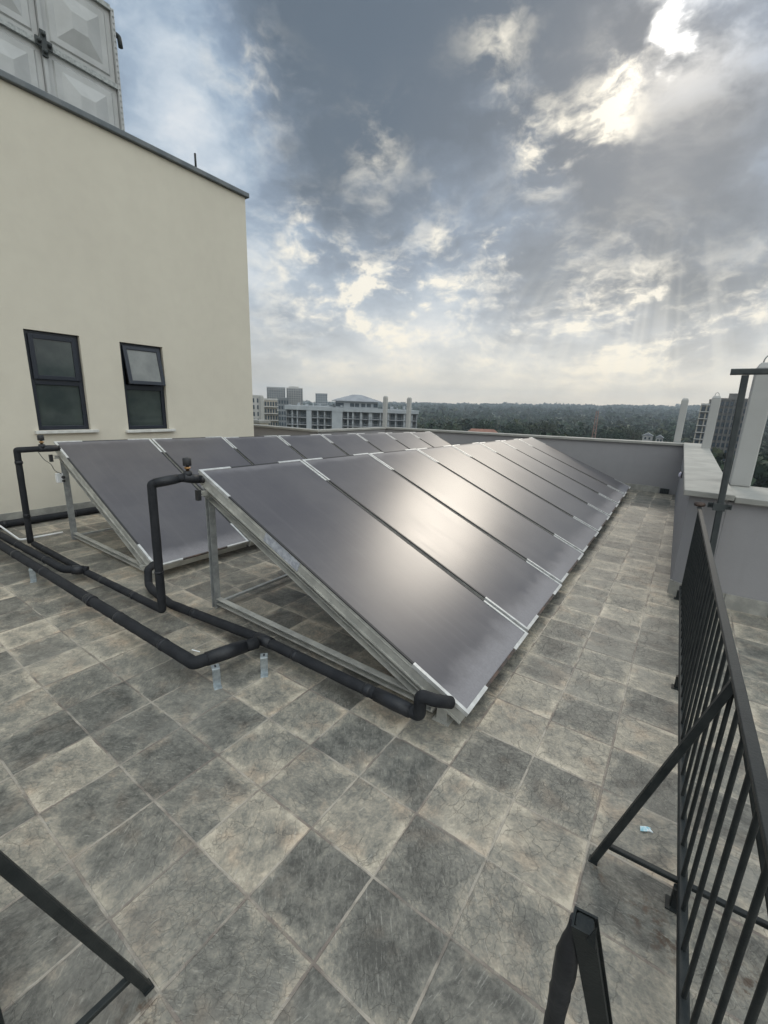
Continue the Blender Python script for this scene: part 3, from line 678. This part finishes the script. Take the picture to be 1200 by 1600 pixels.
# ---------------------------------------------------------------- right railing
t = thing('railing', 'black steel barrier with vertical bars running to the wall corner on the right', 'railing', (1.5, .8, 0))
fxx = lambda y: 1.43 + .019 * (3.88 - y)
off = Vector((-1.5, -.8, 0))
V3 = lambda x, y, z: Vector((x, y, z)) + off
yA, yB = -.35, 3.84
s = MB(); s.bar(V3(fxx(yA), yA, .875), V3(fxx(yB), yB, .865), .028, .016); s.build('top_rail', M['iron'], t)
s = MB(); s.bar(V3(fxx(yA), yA, .075), V3(fxx(yB), yB, .115), .028, .028); s.build('bottom_rail', M['iron'], t)
for k in range(33):
    y = -.254 + k * .125
    if y > 3.80: break
    s = MB(); s.tube([V3(fxx(y), y, .085 + .0095 * (y - yA)), V3(fxx(y), y, .866)], .0068, 8, cap=False); s.build('bar', M['iron'], t)
for y in (.83, 2.27, 3.83):
    s = MB(); s.bar(V3(fxx(y) - .01, y, 0), V3(fxx(y) - .01, y, .08), .026, .026); s.box(V3(fxx(y) - .035, y - .025, 0), V3(fxx(y) + .015, y + .025, .006)); s.build('foot', M['iron'], t)
for sg in (-1, 1):
    s = MB(); s.bar(V3(1.488, .865, .862), V3(1.488 + sg * .262, .83, .004),   .023, .024, up=(0, 1, 0)); s.box(V3(1.488 + sg * .262 - .015, .817, 0), V3(1.488 + sg * .262 + .015, .845, .006)); s.build('brace', M['iron'], t)
s = MB(); s.bar(V3(1.265, .845, .085), V3(1.715, .865, .085), .018, .018); s.build('cross_bar', M['iron'], t)
s = MB(); s.lathe(V3(fxx(3.8), 3.80, .868), [(.012, 0), (.036, .006), (.042, .02), (.036, .034), (.010, .04)], 16); s.build('end_knob', M['rust'], t)

# near barrier: braces at the picture's lower edge, its rails pass just below the viewer
t = thing('railing', 'black steel barrier of which only the slanting brace shows at lower left', 'railing', (.25, -.6, 0))
off = Vector((-.25, .6, 0))
s = MB(); s.bar(V3(.262, -.315, .004), V3(.248, -.572, .80), .023, .023, up=(1, 0, 0)); s.box(V3(.246, -.328, 0), V3(.277, -.302, .006)); s.build('brace', M['iron'], t)
s = MB(); s.bar(V3(.255, -.352, .085), V3(.24, -.80, .085), .018, .018); s.build('cross_bar', M['iron'], t)
s = MB(); s.bar(V3(.248, -.588, .815), V3(-1.5, -.588, .815), .034, .03); s.build('top_rail', M['iron'], t)
s = MB(); s.bar(V3(.27, -.588, .075), V3(-1.5, -.588, .075), .028, .028); s.build('bottom_rail', M['iron'], t)
for k in range(14):
    s = MB(); s.tube([V3(.20 - k * .125, -.588, .09), V3(.20 - k * .125, -.588, .80)], .0068, 8, cap=False); s.build('bar', M['iron'], t)
s = MB(); s.bar(V3(.248, -.604, .80), V3(.235, -.86, .004), .030, .030, up=(1, 0, 0)); s.build('brace', M['iron'], t)

t = thing('steel_trestle', 'black inverted V of two steel channels with a jagged top at the bottom edge', 'trestle', (1.25, .08, 0))
off = Vector((-1.25, -.08, 0))
s = MB(); a = V3(1.226, .060, .685); b = V3(1.222, .150, .0); P_ = [a.lerp(b, k / 30) for k in range(31)]; s.tube([p + Vector((.004 * noise.noise(p * 9), .003, 0)) for p in P_], [.0205 * min(1, .45 + k * .09) * (1 + .22 * noise.noise(p * 17) + .12 * noise.noise(p * 45)) for k, p in enumerate(P_)], 9)
s.build('wrapped_leg', M['tape'], t)
s = MB(); a = V3(1.243, .052, .705); b = V3(1.365, .255, .0)
d = (b - a).normalized(); s.channel(a, b, .040, .034, .004, up=(0, 1, 0), flip=1)
s.bar(a + d * .004, b, .030, .024, up=(0, 1, 0)); s.add([a + Vector((.008, -.022, -.01)), a + Vector((.024, -.022, -.02)), a + Vector((.020, -.020, .028)), a + Vector((.008, -.018, -.01)), a + Vector((.024, -.018, -.02)), a + Vector((.020, -.017, .028))], [(0, 1, 2), (5, 4, 3), (0, 2, 5, 3), (1, 4, 5, 2)])
s.build('channel_leg', M['iron'], t)

# T-shaped pole
t = thing('t_pole', 'dark grey T-shaped pole clamped to the wall behind the railing', 'pole', (1.56, 3.76, 0))
s = MB(); s.bar((.03, 0, .10), (-.025, 0, 1.93), .045, .045, up=(0, 1, 0)); s.build('post', M['greyiron'], t)
s = MB(); s.bar((-.12, 0, 1.955), (.95, 0, 1.965), .045, .045); s.build('arm', M['greyiron'], t)
s = MB(); s.box((-.075, .028, .875), (.085, .045, .915)); s.box((-.04, -.03, .865), (.04, .028, .925)); s.build('clamp', M['greyiron'], t)
for a in (-.06, .07):
    s = MB(); s.lathe((a, .022, .895), [(.010, 0), (.010, .006)], 6, 'y'); s.build('bolt', M['iron'], t)

# wall lamp, drain, scraps
t = thing('wall_lamp', 'small round white lamp low on the inner face of the right parapet', 'lamp', (1.285, 7.55, .70))
s = MB(); s.lathe((-.0, 0, 0), [(.055, .0), (.055, -.012)], 20, 'x'); s.build('base', M['rubber'], t)
s = MB(); s.lathe((-.012, 0, 0), [(.046, 0), (.044, -.02), (.026, -.034), (.006, -.038)], 20, 'x'); s.build('lens', M['ceramic'], t)
t = thing('drain_outlet', 'dark square drain outlet in the skirting of the far wall', 'drain', (1.05, 9.975, 0))
s = MB(); s.box((-.08, -.012, 0.002), (.08, .004, .11)); s.build('opening', M['greyiron'], t)
s = MB()
for k in range(5): s.box((-.066 + k * .03, -.02, .015), (-.058 + k * .03, -.0125, .10))
s.build('grille', M['iron'], t)
s = MB(); s.cur = 0
pts = [(-.030, -.012, .004), (-.008, -.018, .010), (.012, -.010, .006), (.030, -.014, .004), (.018, .004, .012), (.032, .010, .004), (.004, .012, .008), (-.020, .014, .004)]
s.add(pts + [(p[0], p[1], p[2] - .003) for p in pts], [(0, 1, 7), (1, 2, 6, 7), (2, 3, 4), (2, 4, 6), (4, 5, 6), (15, 9, 8), (15, 14, 10, 9), (12, 11, 10), (14, 12, 10), (14, 13, 12)] + [(i, 8 + i, 8 + (i + 1) % 8, (i + 1) % 8) for i in range(8)])
o = s.build('plastic_scrap', M['blue']); o.location = (1.375, 1.09, 0); o.rotation_euler = (0, 0, .5); o.scale = (.8, .8, 1); tag(o, 'crumpled pale blue plastic scrap on the tiles by the right railing', 'litter')

# ---------------------------------------------------------------- white pillars along the roof edge
def pillar(name, x, y, z0, z1, w, label, hook=True):
    t = thing(name, label, 'pillar', (x, y, z0), 0, 'white pillars round the roof edge')
    s = MB(); h = z1 - z0; s.box((-w/2, -w/2, 0), (w/2, w/2, h - w*.35)); s.hexa([(-w/2, -w/2, h - w*.35), (w/2, -w/2, h - w*.35), (w/2, w/2, h - w*.35), (-w/2, w/2, h - w*.35)], [(-w/3, -w/3, h), (w/3, -w/3, h), (w/3, w/3, h), (-w/3, w/3, h)])
    bevel(s.build('shaft', M['pillar'], t), .01)
    if hook:
        s = MB(); n = 9; s.tube([(w*.22*math.cos(PI*k/(n-1)), 0, h + w*.42*math.sin(PI*k/(n-1))) for k in range(n)], w*.035, 6); s.build('lifting_loop', M['galv'], t)
pillar('white_pillar', 1.09, 10.36, -3, 1.95, .125, 'white pillar beyond the far parapet wall near the right corner', False)
pillar('white_pillar', 1.555, 9.05, -3, 1.96, .135, 'white pillar behind the long right parapet, between the slim one and the pole')
pillar('white_pillar', 1.735, 4.66, .979, 2.10, .155, 'broad white pillar rising from the coping just right of the T-shaped pole')
pillar('white_pillar', -9.0, 14.1, -4, 1.93, .145, 'white pillar before the balcony block, left of a similar pair', False)
pillar('white_pillar', -7.87, 14.1, -4, 1.90, .145, 'white pillar before the balcony block, right of a similar pair', False)
pillar('white_pillar', -14.32, 12.2, -4, 1.80, .17, 'white pillar just right of the cream tower corner', False)
# low plant room seen behind the left parapet
t = thing('roof_plant_room', 'low cream block with a pale slab just right of the cream tower', 'building', (-12.5, 11.4, -4))
s = MB(); s.box((-2.2, -1.2, 0), (.45, -.75, 4.75)); s.build('wall', M['cream'], t); s = MB(); s.box((-2.3, -1.26, 4.752), (.52, -.70, 4.85)); s.build('roof', M['coping'], t)

# ---------------------------------------------------------------- terrain
def ridge_el(az): return (-.3 + (az + 51) * .0242) if az < 2 else .95 + (az - 2) * .03
def terrain_z(x, y):
    r = math.hypot(x, y); az = math.degrees(math.atan2(x, y))
    az = max(-75, min(60, az))
    zr = 1.6 + 3000 * math.tan(math.radians(ridge_el(az) - .22))
    t_ = max(0, min(1.15, (r - 500) / 2500)); s_ = t_ ** 1.25
    z = -31 + (zr + 31) * s_
    if r > 300: z += min(1, (r - 300) / 800) * (noise.noise(Vector((x * .0016, y * .0016, 3))) * 9 + noise.noise(Vector((x * .005, y * .005, 8))) * 3)
    return z
s = MB(); RR = [0, 12, 30, 60, 100, 150, 220, 300, 400, 520, 650, 800, 1000, 1200, 1450, 1700, 2000, 2300, 2600, 2900, 3100, 3250]; NA = 120
for r in RR:
    for k in range(NA):
        a = 2 * PI * k / NA; x, y = r * math.sin(a), r * math.cos(a); s.v.append((x, y, terrain_z(x, y)))
for i in range(len(RR) - 1):
    for k in range(NA): s.face([i*NA + k, i*NA + (k+1) % NA, (i+1)*NA + (k+1) % NA, (i+1)*NA + k][::-1], True)
struct(s.build('ground', M['ground']))

# ---------------------------------------------------------------- trees
def crown_faces(s, c, rx, rz, n, size, rnd):
    lobes = []
    for k in range(max(4, n // 26)):
        a = rnd.uniform(0, 2*PI); e = rnd.uniform(-.35, 1.0); q = rnd.uniform(.30, .72)
        lobes.append((Vector((math.cos(a) * q * rx, math.sin(a) * q * rx, e * .62 * rz)), rnd.uniform(.32, .52)))
    for k in range(n):
        lc, lr = lobes[k % len(lobes)]
        d = Vector((rnd.gauss(0, 1), rnd.gauss(0, 1), rnd.gauss(0, 1))).normalized() * (rnd.random() ** .4)
        p = Vector(c) + lc + Vector((d.x * rx * lr, d.y * rx * lr, d.z * rz * lr))
        nn = (d.normalized() + Vector((rnd.gauss(0, .45), rnd.gauss(0, .45), rnd.gauss(0, .45)))).normalized(); u = nn.orthogonal().normalized(); w = nn.cross(u)
        an = rnd.uniform(0, 6.28); u, w = u * math.cos(an) + w * math.sin(an), w * math.cos(an) - u * math.sin(an); sz = size * rnd.uniform(.55, 1.25)
        o = len(s.v); s.v += [tuple(p - u*sz), tuple(p + w*sz*.8), tuple(p + u*sz), tuple(p - w*sz*.6)]; s.face([o, o+1, o+2, o+3])
def polar(az, r): a = math.radians(az); return r * math.sin(a), r * math.cos(a)
rnd = random.Random(11)
tree_lab = {
 'tall': 'tall dark tree standing out of the wood', }
def tree(name, az, r, h, w, m, label, seed):
    rd = random.Random(seed); x, y = polar(az, r); z = terrain_z(x, y)
    t = thing(name, label, 'tree', (x, y, z), 0, 'trees standing out of the wood beyond the terrace')
    s = MB(); s.tube([(0, 0, -1), (rd.uniform(-.3, .3), 0, h*.3), (rd.uniform(-.5, .5), .2, h*.75)], [w*.07, w*.05, w*.02], 8)
    for k in range(5):
        a = rd.uniform(0, 2*PI); s.tube([(0, 0, h*(.3 + .08*k)), (math.cos(a)*w*.2, math.sin(a)*w*.2, h*(.48 + .08*k)), (math.cos(a)*w*.36, math.sin(a)*w*.36, h*(.58 + .08*k))], [w*.025, w*.018, w*.008], 6)
    s.build('trunk', M['bark'], t)
    s = MB(); crown_faces(s, (0, 0, h*.62), w*.62, h*.52, 2600, w*.034, rd); s.build('crown', m, t)
for i, (az, r, h, w, m, lab) in enumerate([
    (-21.6, 250, 24, 13, 'leafA', 'tall dark rounded tree in the wood, left of the red roof house'),
    (-17.6, 270, 23, 15, 'leafA', 'broad dark tree in the wood just right of the red roof house'),
    (-26.2, 230, 21, 12, 'leafB', 'olive tree in the wood near the end of the balcony block'),
    (-14.2, 310, 24, 14, 'leafB', 'olive tree in the middle of the wood'),
    (-11.2, 260, 21, 12, 'leafA', 'dark tree just left of the lattice mast'),
    (-6.6, 280, 22, 14, 'leafA', 'dark tree just right of the lattice mast'),
    (-5.0, 360, 21, 13, 'leafB', 'olive tree left of the small white house'),
    (-1.9, 330, 20, 12, 'leafA', 'dark tree behind the slim white pillar at the right corner'),
    (3.0, 120, 15, 10, 'leafB', 'olive tree seen low between the right parapet and the T-shaped pole'),
    (8.6, 110, 16, 11, 'leafA', 'dark tree beyond the broad white pillar at the right edge'),
    (-46.6, 130, 20, 9, 'leafB', 'small olive tree between the beige block and the balcony block')]):
    tree('dense_tree', az, r, h, w, M[m], lab, 100 + i)
# the wood itself
s = MB(); cnt = 0
avoid = [(-50.5, -29.5, 235)]
for k in range(3800):
    az = rnd.uniform(-56, 17); u = rnd.random(); r = 150 + 2900 * u ** 1.9
    if az < -29 and r < 270: continue
    if -4.6 < az < -1.2 and r < 290: continue
    if -24.6 < az < -19.0 and r < 238: continue
    if 0 < az < 7.2 and r < 330 and r > 215: continue
    x, y = polar(az, r); z = terrain_z(x, y)
    h = rnd.uniform(10, 21) * (1.12 if noise.noise(Vector((x*.01, y*.01, 0))) > .1 else .85); w = rnd.uniform(6, 11) * (1 + r / 1500)
    n = 90 if r < 420 else (44 if r < 1000 else 22)
    s.cur = 1 if rnd.random() < .33 else 0
    crown_faces(s, (x, y, z + h*.55), w, h*.55, n, (w * .17 if r < 420 else w * .24 if r < 1000 else w * .36), rnd)
wd = s.build('wood', None, mats=[M['leafA'], M['leafB']]); struct(wd, 'stuff')
# nearer shrubs and trees under the right parapet
s = MB()
for k in range(160):
    az = rnd.uniform(1, 26); r = rnd.uniform(55, 215)
    if r < 75 and az < 3: continue
    x, y = polar(az, r); h = rnd.uniform(4, 11); s.cur = 1 if rnd.random() < .5 else 0
    crown_faces(s, (x, y, terrain_z(x, y) + h*.5), h*.6, h*.5, 420, h*.032, rnd)
struct(s.build('undergrowth', None, mats=[M['leafA'], M['leafB']]), 'stuff')

# ---------------------------------------------------------------- distant buildings
def at(az, r, el_top): x, y = polar(az, r); return x, y, 1.62 + r * math.tan(math.radians(el_top))
def facing(az0, az1, r):      # base line between two bearings: origin left end, local +x to the right, local -y to the viewer
    x0, y0 = polar(az0, r); x1, y1 = polar(az1, r)
    return (x0, y0), math.atan2(y1 - y0, x1 - x0), math.hypot(x1 - x0, y1 - y0)
def window_set(t, rects, m=None, ydepth=-.12, frame='window'):
    base = None
    for (x, z, w_, h_) in rects:
        if base is None or base_wh != (w_, h_):
            s = MB(); s.box((0, 0, 0), (w_, .10, h_)); base = s.build(frame, m or M['cglass'], t); base.location = (x, ydepth, z); base_wh = (w_, h_)
        else:
            o = base.copy(); C.objects.link(o); o.location = (x, ydepth, z)
# balcony apartment block
(px, py), rz, Wd = facing(-47.4, -30.3, 190)
gz = -31; t = thing('apartment_block', 'long pale grey apartment block with rows of balconies and a hipped roof', 'building', (px, py, gz), rz)
topz = 1.62 + 190 * math.tan(math.radians(-.30)) - gz - 2.7
k_ = Wd / 210.0                                             # metres per photo pixel along the front
X = lambda p: (p - 447) * k_
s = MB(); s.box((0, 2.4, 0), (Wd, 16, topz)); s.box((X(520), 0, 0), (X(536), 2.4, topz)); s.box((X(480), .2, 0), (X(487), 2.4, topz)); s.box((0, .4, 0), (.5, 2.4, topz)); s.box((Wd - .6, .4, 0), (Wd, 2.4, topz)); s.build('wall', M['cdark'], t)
s = MB(); s.box((-.4, -.2, topz), (X(519.5), 16.2, topz + 1.7)); s.box((X(519.5), -.5, topz - .3), (X(537), 4, topz + 1.5)); s.box((X(537), -.2, topz - .1), (Wd + .4, 16.2, topz + 1.35)); s.build('roof', M['cwall'], t)
s = MB(); s.box((X(519.6), -.35, 0), (X(536.4), -.0, topz - .3)); s.box((X(479.5), -.1, 0), (X(487.5), .2, topz - .02)); s.build('pale_wall_panel', M['cwall'], t)
nf = 6; fh = 3.05
for i in range(nf):
    z = topz - (i + 1) * fh
    for a, b in ((448, 479), (488, 519), (537, 656)):
        s = MB(); s.box((X(a), .0, z - .16), (X(b), 2.4, z + .1)); s.build('balcony_slab', M['croof'], t)
        s = MB(); s.box((X(a), .02, z + .9), (X(b), .10, z + 1.0)); n_ = int((X(b) - X(a)) / .6)
        for q in range(n_): s.box((X(a) + q*.6, .04, z + .1), (X(a) + q*.6 + .06, .08, z + .9))
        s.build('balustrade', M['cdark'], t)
pr = [(457, .6), (465, .5), (497, .5), (508, .5), (545, .6), (553, .7), (566, .9), (580, 1.0), (583, .5), (597, .5), (610, .7), (622, .5), (636, .8), (648, .6)]
for p, q in pr:
    s = MB(); s.box((X(p) - q*.5, .5, 0), (X(p) + q*.5, 2.4, topz - .01)); s.build('column', M['cwall'], t)
rects = []
for i in range(nf):
    z = topz - (i + 1) * fh + .25
    for p in (451, 459.5, 469, 473, 490, 500, 511, 539, 547, 557, 570, 587, 601, 614, 626, 640): rects.append((X(p), z, 1.5, 2.3))
window_set(t, rects[:96], ydepth=2.27)
s = MB()
a0, a1 = X(521), X(597); zz = topz + 1.5
s.box((a0 + 1, 4.1, zz - .4), (a1 - 1, 14, zz + 3.0)); s.build('penthouse_wall', M['cwall'], t)
s = MB(); e = zz + 3.0; hp = e + 2.7
s.add([(a0 - .6, 2.6, e), (a1 + .6, 2.6, e), (a1 + .6, 15, e), (a0 - .6, 15, e), (X(552), 8, hp), (X(566), 8, hp), (a0 - .6, 2.6, e - .3), (a1 + .6, 2.6, e - .3), (a1 + .6, 15, e - .3), (a0 - .6, 15, e - .3)], [(0, 1, 5, 4), (1, 2, 5), (2, 3, 4, 5), (3, 0, 4), (6, 7, 1, 0), (7, 8, 2, 1), (8, 9, 3, 2), (9, 6, 0, 3), (9, 8, 7, 6)]); s.build('roof', M['croof'], t)
window_set(t, [(X(p), zz + .5, w_, 1.5) for p, w_ in ((525, 1.8), (531, 1.8), (548, 1.8), (556, 1.8), (566, 1.8), (575, 1.8), (586, 1.8))], ydepth=3.99)
s = MB()
for q in range(18): xq = X(452 + q*11.5); s.box((xq, 3 + (q*37 % 7), topz + 1.7), (xq + .5 + (q % 3)*.4, 4 + (q*37 % 7), topz + 2.2 + (q*13 % 5)*.25))
s.build('roof_vents', M['cwall'], t)
# generic far block
def block(name, label, az0, az1, r, el, dep, storeys, bays, wall, glass='cglass', slab=None, top=None, group=None):
    (px, py), rz, wd = facing(az0, az1, r); z0 = terrain_z(px, py) - 2
    H = 1.62 + r * math.tan(math.radians(el)) - z0
    t = thing(name, label, 'building', (px, py, z0), rz, group=group)
    s = MB(); s.box((0, 0, 0), (wd, dep, H)); s.build('wall', M[wall], t)
    s = MB(); s.box((-.2, -.2, H + .005), (wd + .2, dep + .2, H + .8)); s.build('roof', M[slab or wall], t)
    fh = 3.1; ww = wd / bays; rects = []
    for i in range(storeys):
        for b in range(bays): rects.append((b * ww + ww*.18, H - (i + 1) * fh + .5, ww * .64, 1.9))
    window_set(t, rects[:98], M[glass])
    if slab:
        for i in range(storeys):
            s = MB(); s.box((-.3, -1.1, H - (i+1)*fh), (wd + .3, -.02, H - (i+1)*fh + .35)); s.build('balcony_slab', M[slab], t)
    if top:
        s = MB(); a, b, hh = top; s.box((wd*a, dep*.2, H + .81), (wd*b, dep*.8, H + .81 + hh)); s.build('lift_housing', M[wall], t)
    return t, wd, H
block('beige_block', 'beige apartment block with small dark windows just right of the cream tower', -50.0, -48.4, 210, -.05, 12, 6, 5, 'cbeige', slab='cwhite')
block('white_block', 'narrow white apartment block hugging the cream tower corner', -51.9, -50.15, 215, .30, 12, 6, 2, 'cwhite')
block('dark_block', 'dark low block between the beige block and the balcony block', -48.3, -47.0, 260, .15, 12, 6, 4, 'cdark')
block('office_tower', 'left of two distant pale blue office towers on the skyline', -49.7, -47.45, 620, 1.50, 22, 9, 8, 'cwhite', slab='cwall')
block('office_tower', 'right of two distant pale blue office towers, with a stepped top', -47.3, -45.3, 640, 1.50, 22, 9, 7, 'cwhite', slab='cwhite', top=(.15, .75, 2.0))
block('office_tower', 'small grey blue tower between the twin towers and the hipped roof', -43.7, -42.2, 600, .95, 18, 6, 5, 'cwall')
# ribbed concrete towers at the right
for (a0, a1, r, el, lab, st, by, sl, dp) in ((.95, 1.95, 250, 1.05, 'narrow concrete tower with white balcony slabs behind the second white pillar', 8, 2, 'cwhite', 9), (1.55, 2.35, 275, 1.5, 'dark concrete tower between the second pillar and the ribbed tower', 9, 2, None, 10), (2.5, 5.6, 255, 1.62, 'broad ribbed concrete tower block behind the T-shaped pole', 9, 8, None, 14)):
    t, wd, H = block('concrete_tower', lab, a0, a1, r, el, dp, st, by, 'concrete', slab=sl, top=(.18, .42, 2.2) if a0 > 2 else None)
    for q in range(by + 1):
        s = MB(); xq = q * wd / by; s.box((xq - .22, -.75, 0), (xq + .22, -.002, H - .01)); s.build('rib', M['concrete' if a0 > 2 else 'cbeige'], t)
# red roof house and white house in the wood
(px, py), rz, wd = facing(-24.2, -19.6, 236)
t = thing('red_roof_house', 'long house with a terracotta roof half hidden among the dark trees', 'house', (px, py, -31), rz)
s = MB(); s.box((0, 0, 0), (wd, 9, 18.2)); s.build('wall', M['cbeige'], t)
s = MB(); e = 18.2; s.add([(-.6, -.6, e), (wd + .6, -.6, e), (wd + .6, 9.6, e), (-.6, 9.6, e), (3.5, 4.5, e + 3.2), (wd - 3.5, 4.5, e + 3.2)], [(0, 1, 5, 4), (1, 2, 5), (2, 3, 4, 5), (3, 0, 4), (3, 2, 1, 0)]); s.build('roof', M['tcotta'], t)
for az0, az1, r, zt_, lab in ((-3.9, -2.9, 285, 20.5, 'small white house with a pale gable among the trees'), (-2.6, -1.9, 288, 19.6, 'smaller white outbuilding just right of the white gabled house')):
    (px, py), rz, wd = facing(az0, az1, r); t = thing('white_house', lab, 'house', (px, py, -31), rz)
    s = MB(); s.box((0, 0, 0), (wd, 6, zt_)); s.build('wall', M['cwhite'], t)
    s = MB(); s.add([(-.3, -.3, zt_), (wd + .3, -.3, zt_), (wd + .3, 6.3, zt_), (-.3, 6.3, zt_), (wd/2, -.3, zt_ + 1.6), (wd/2, 6.3, zt_ + 1.6)], [(0, 1, 4), (2, 3, 5), (1, 2, 5, 4), (3, 0, 4, 5), (3, 2, 1, 0)]); s.build('roof', M['croof'], t)
    window_set(t, [(wd*.2, zt_ - 2, .9, 1.2), (wd*.6, zt_ - 2, .9, 1.2)])
x, y = polar(20, 95); t = thing('red_roof_house', 'terracotta roof below the right parapet at the picture edge', 'house', (x - 20, y - 6, -31), -.2)
s = MB(); s.box((0, 0, 0), (16, 9, 9)); s.build('wall', M['cbeige'], t)
s = MB(); s.add([(-.6, -.6, 9), (16.6, -.6, 9), (16.6, 9.6, 9), (-.6, 9.6, 9), (4, 4.5, 12.2), (12, 4.5, 12.2)], [(0, 1, 5, 4), (1, 2, 5), (2, 3, 4, 5), (3, 0, 4), (3, 2, 1, 0)]); s.build('roof', M['tcotta'], t)
# lattice mast
x, y = polar(-8.9, 300); t = thing('lattice_mast', 'thin pinkish lattice mast rising among the dark trees', 'mast', (x, y, -31))
Hm = 33; s = MB(); q = 1.3
def ml(z, i): w_ = q * (1 - .55 * z / Hm); return ((-w_, -w_), (w_, -w_), (w_, w_), (-w_, w_))[i]
for i in range(4):
    a, b = ml(0, i), ml(Hm, i); s.bar((a[0], a[1], 0), (b[0], b[1], Hm), .16, .16)
for k in range(16):
    z0, z1 = k * Hm / 16, (k + 1) * Hm / 16
    for i in range(4): a, b = ml(z0, i), ml(z1, (i + 1) % 4); s.bar((a[0], a[1], z0), (b[0], b[1], z1), .10, .10)
s.build('lattice', mat('faded_red_paint', (.30, .17, .14), .7), t)
s = MB(); s.tube([(0, 0, Hm), (0, 0, Hm + 2.5)], .08, 6); s.build('antenna', M['cwhite'], t)

# ---------------------------------------------------------------- haze
s = MB(); s.box((-3400, -3400, -60), (3400, 3400, 130)); hm = bpy.data.materials.new('haze_air'); hzo = s.build('haze', hm)
hm.use_nodes = True; nt = hm.node_tree; nt.nodes.clear()
pv = nt.nodes.new('ShaderNodeVolumePrincipled'); pv.inputs['Color'].default_value = (.76, .86, .96, 1); pv.inputs['Density'].default_value = .00024; pv.inputs['Anisotropy'].default_value = .2
ou = nt.nodes.new('ShaderNodeOutputMaterial'); nt.links.new(pv.outputs[0], ou.inputs['Volume'])
struct(hzo, 'stuff')
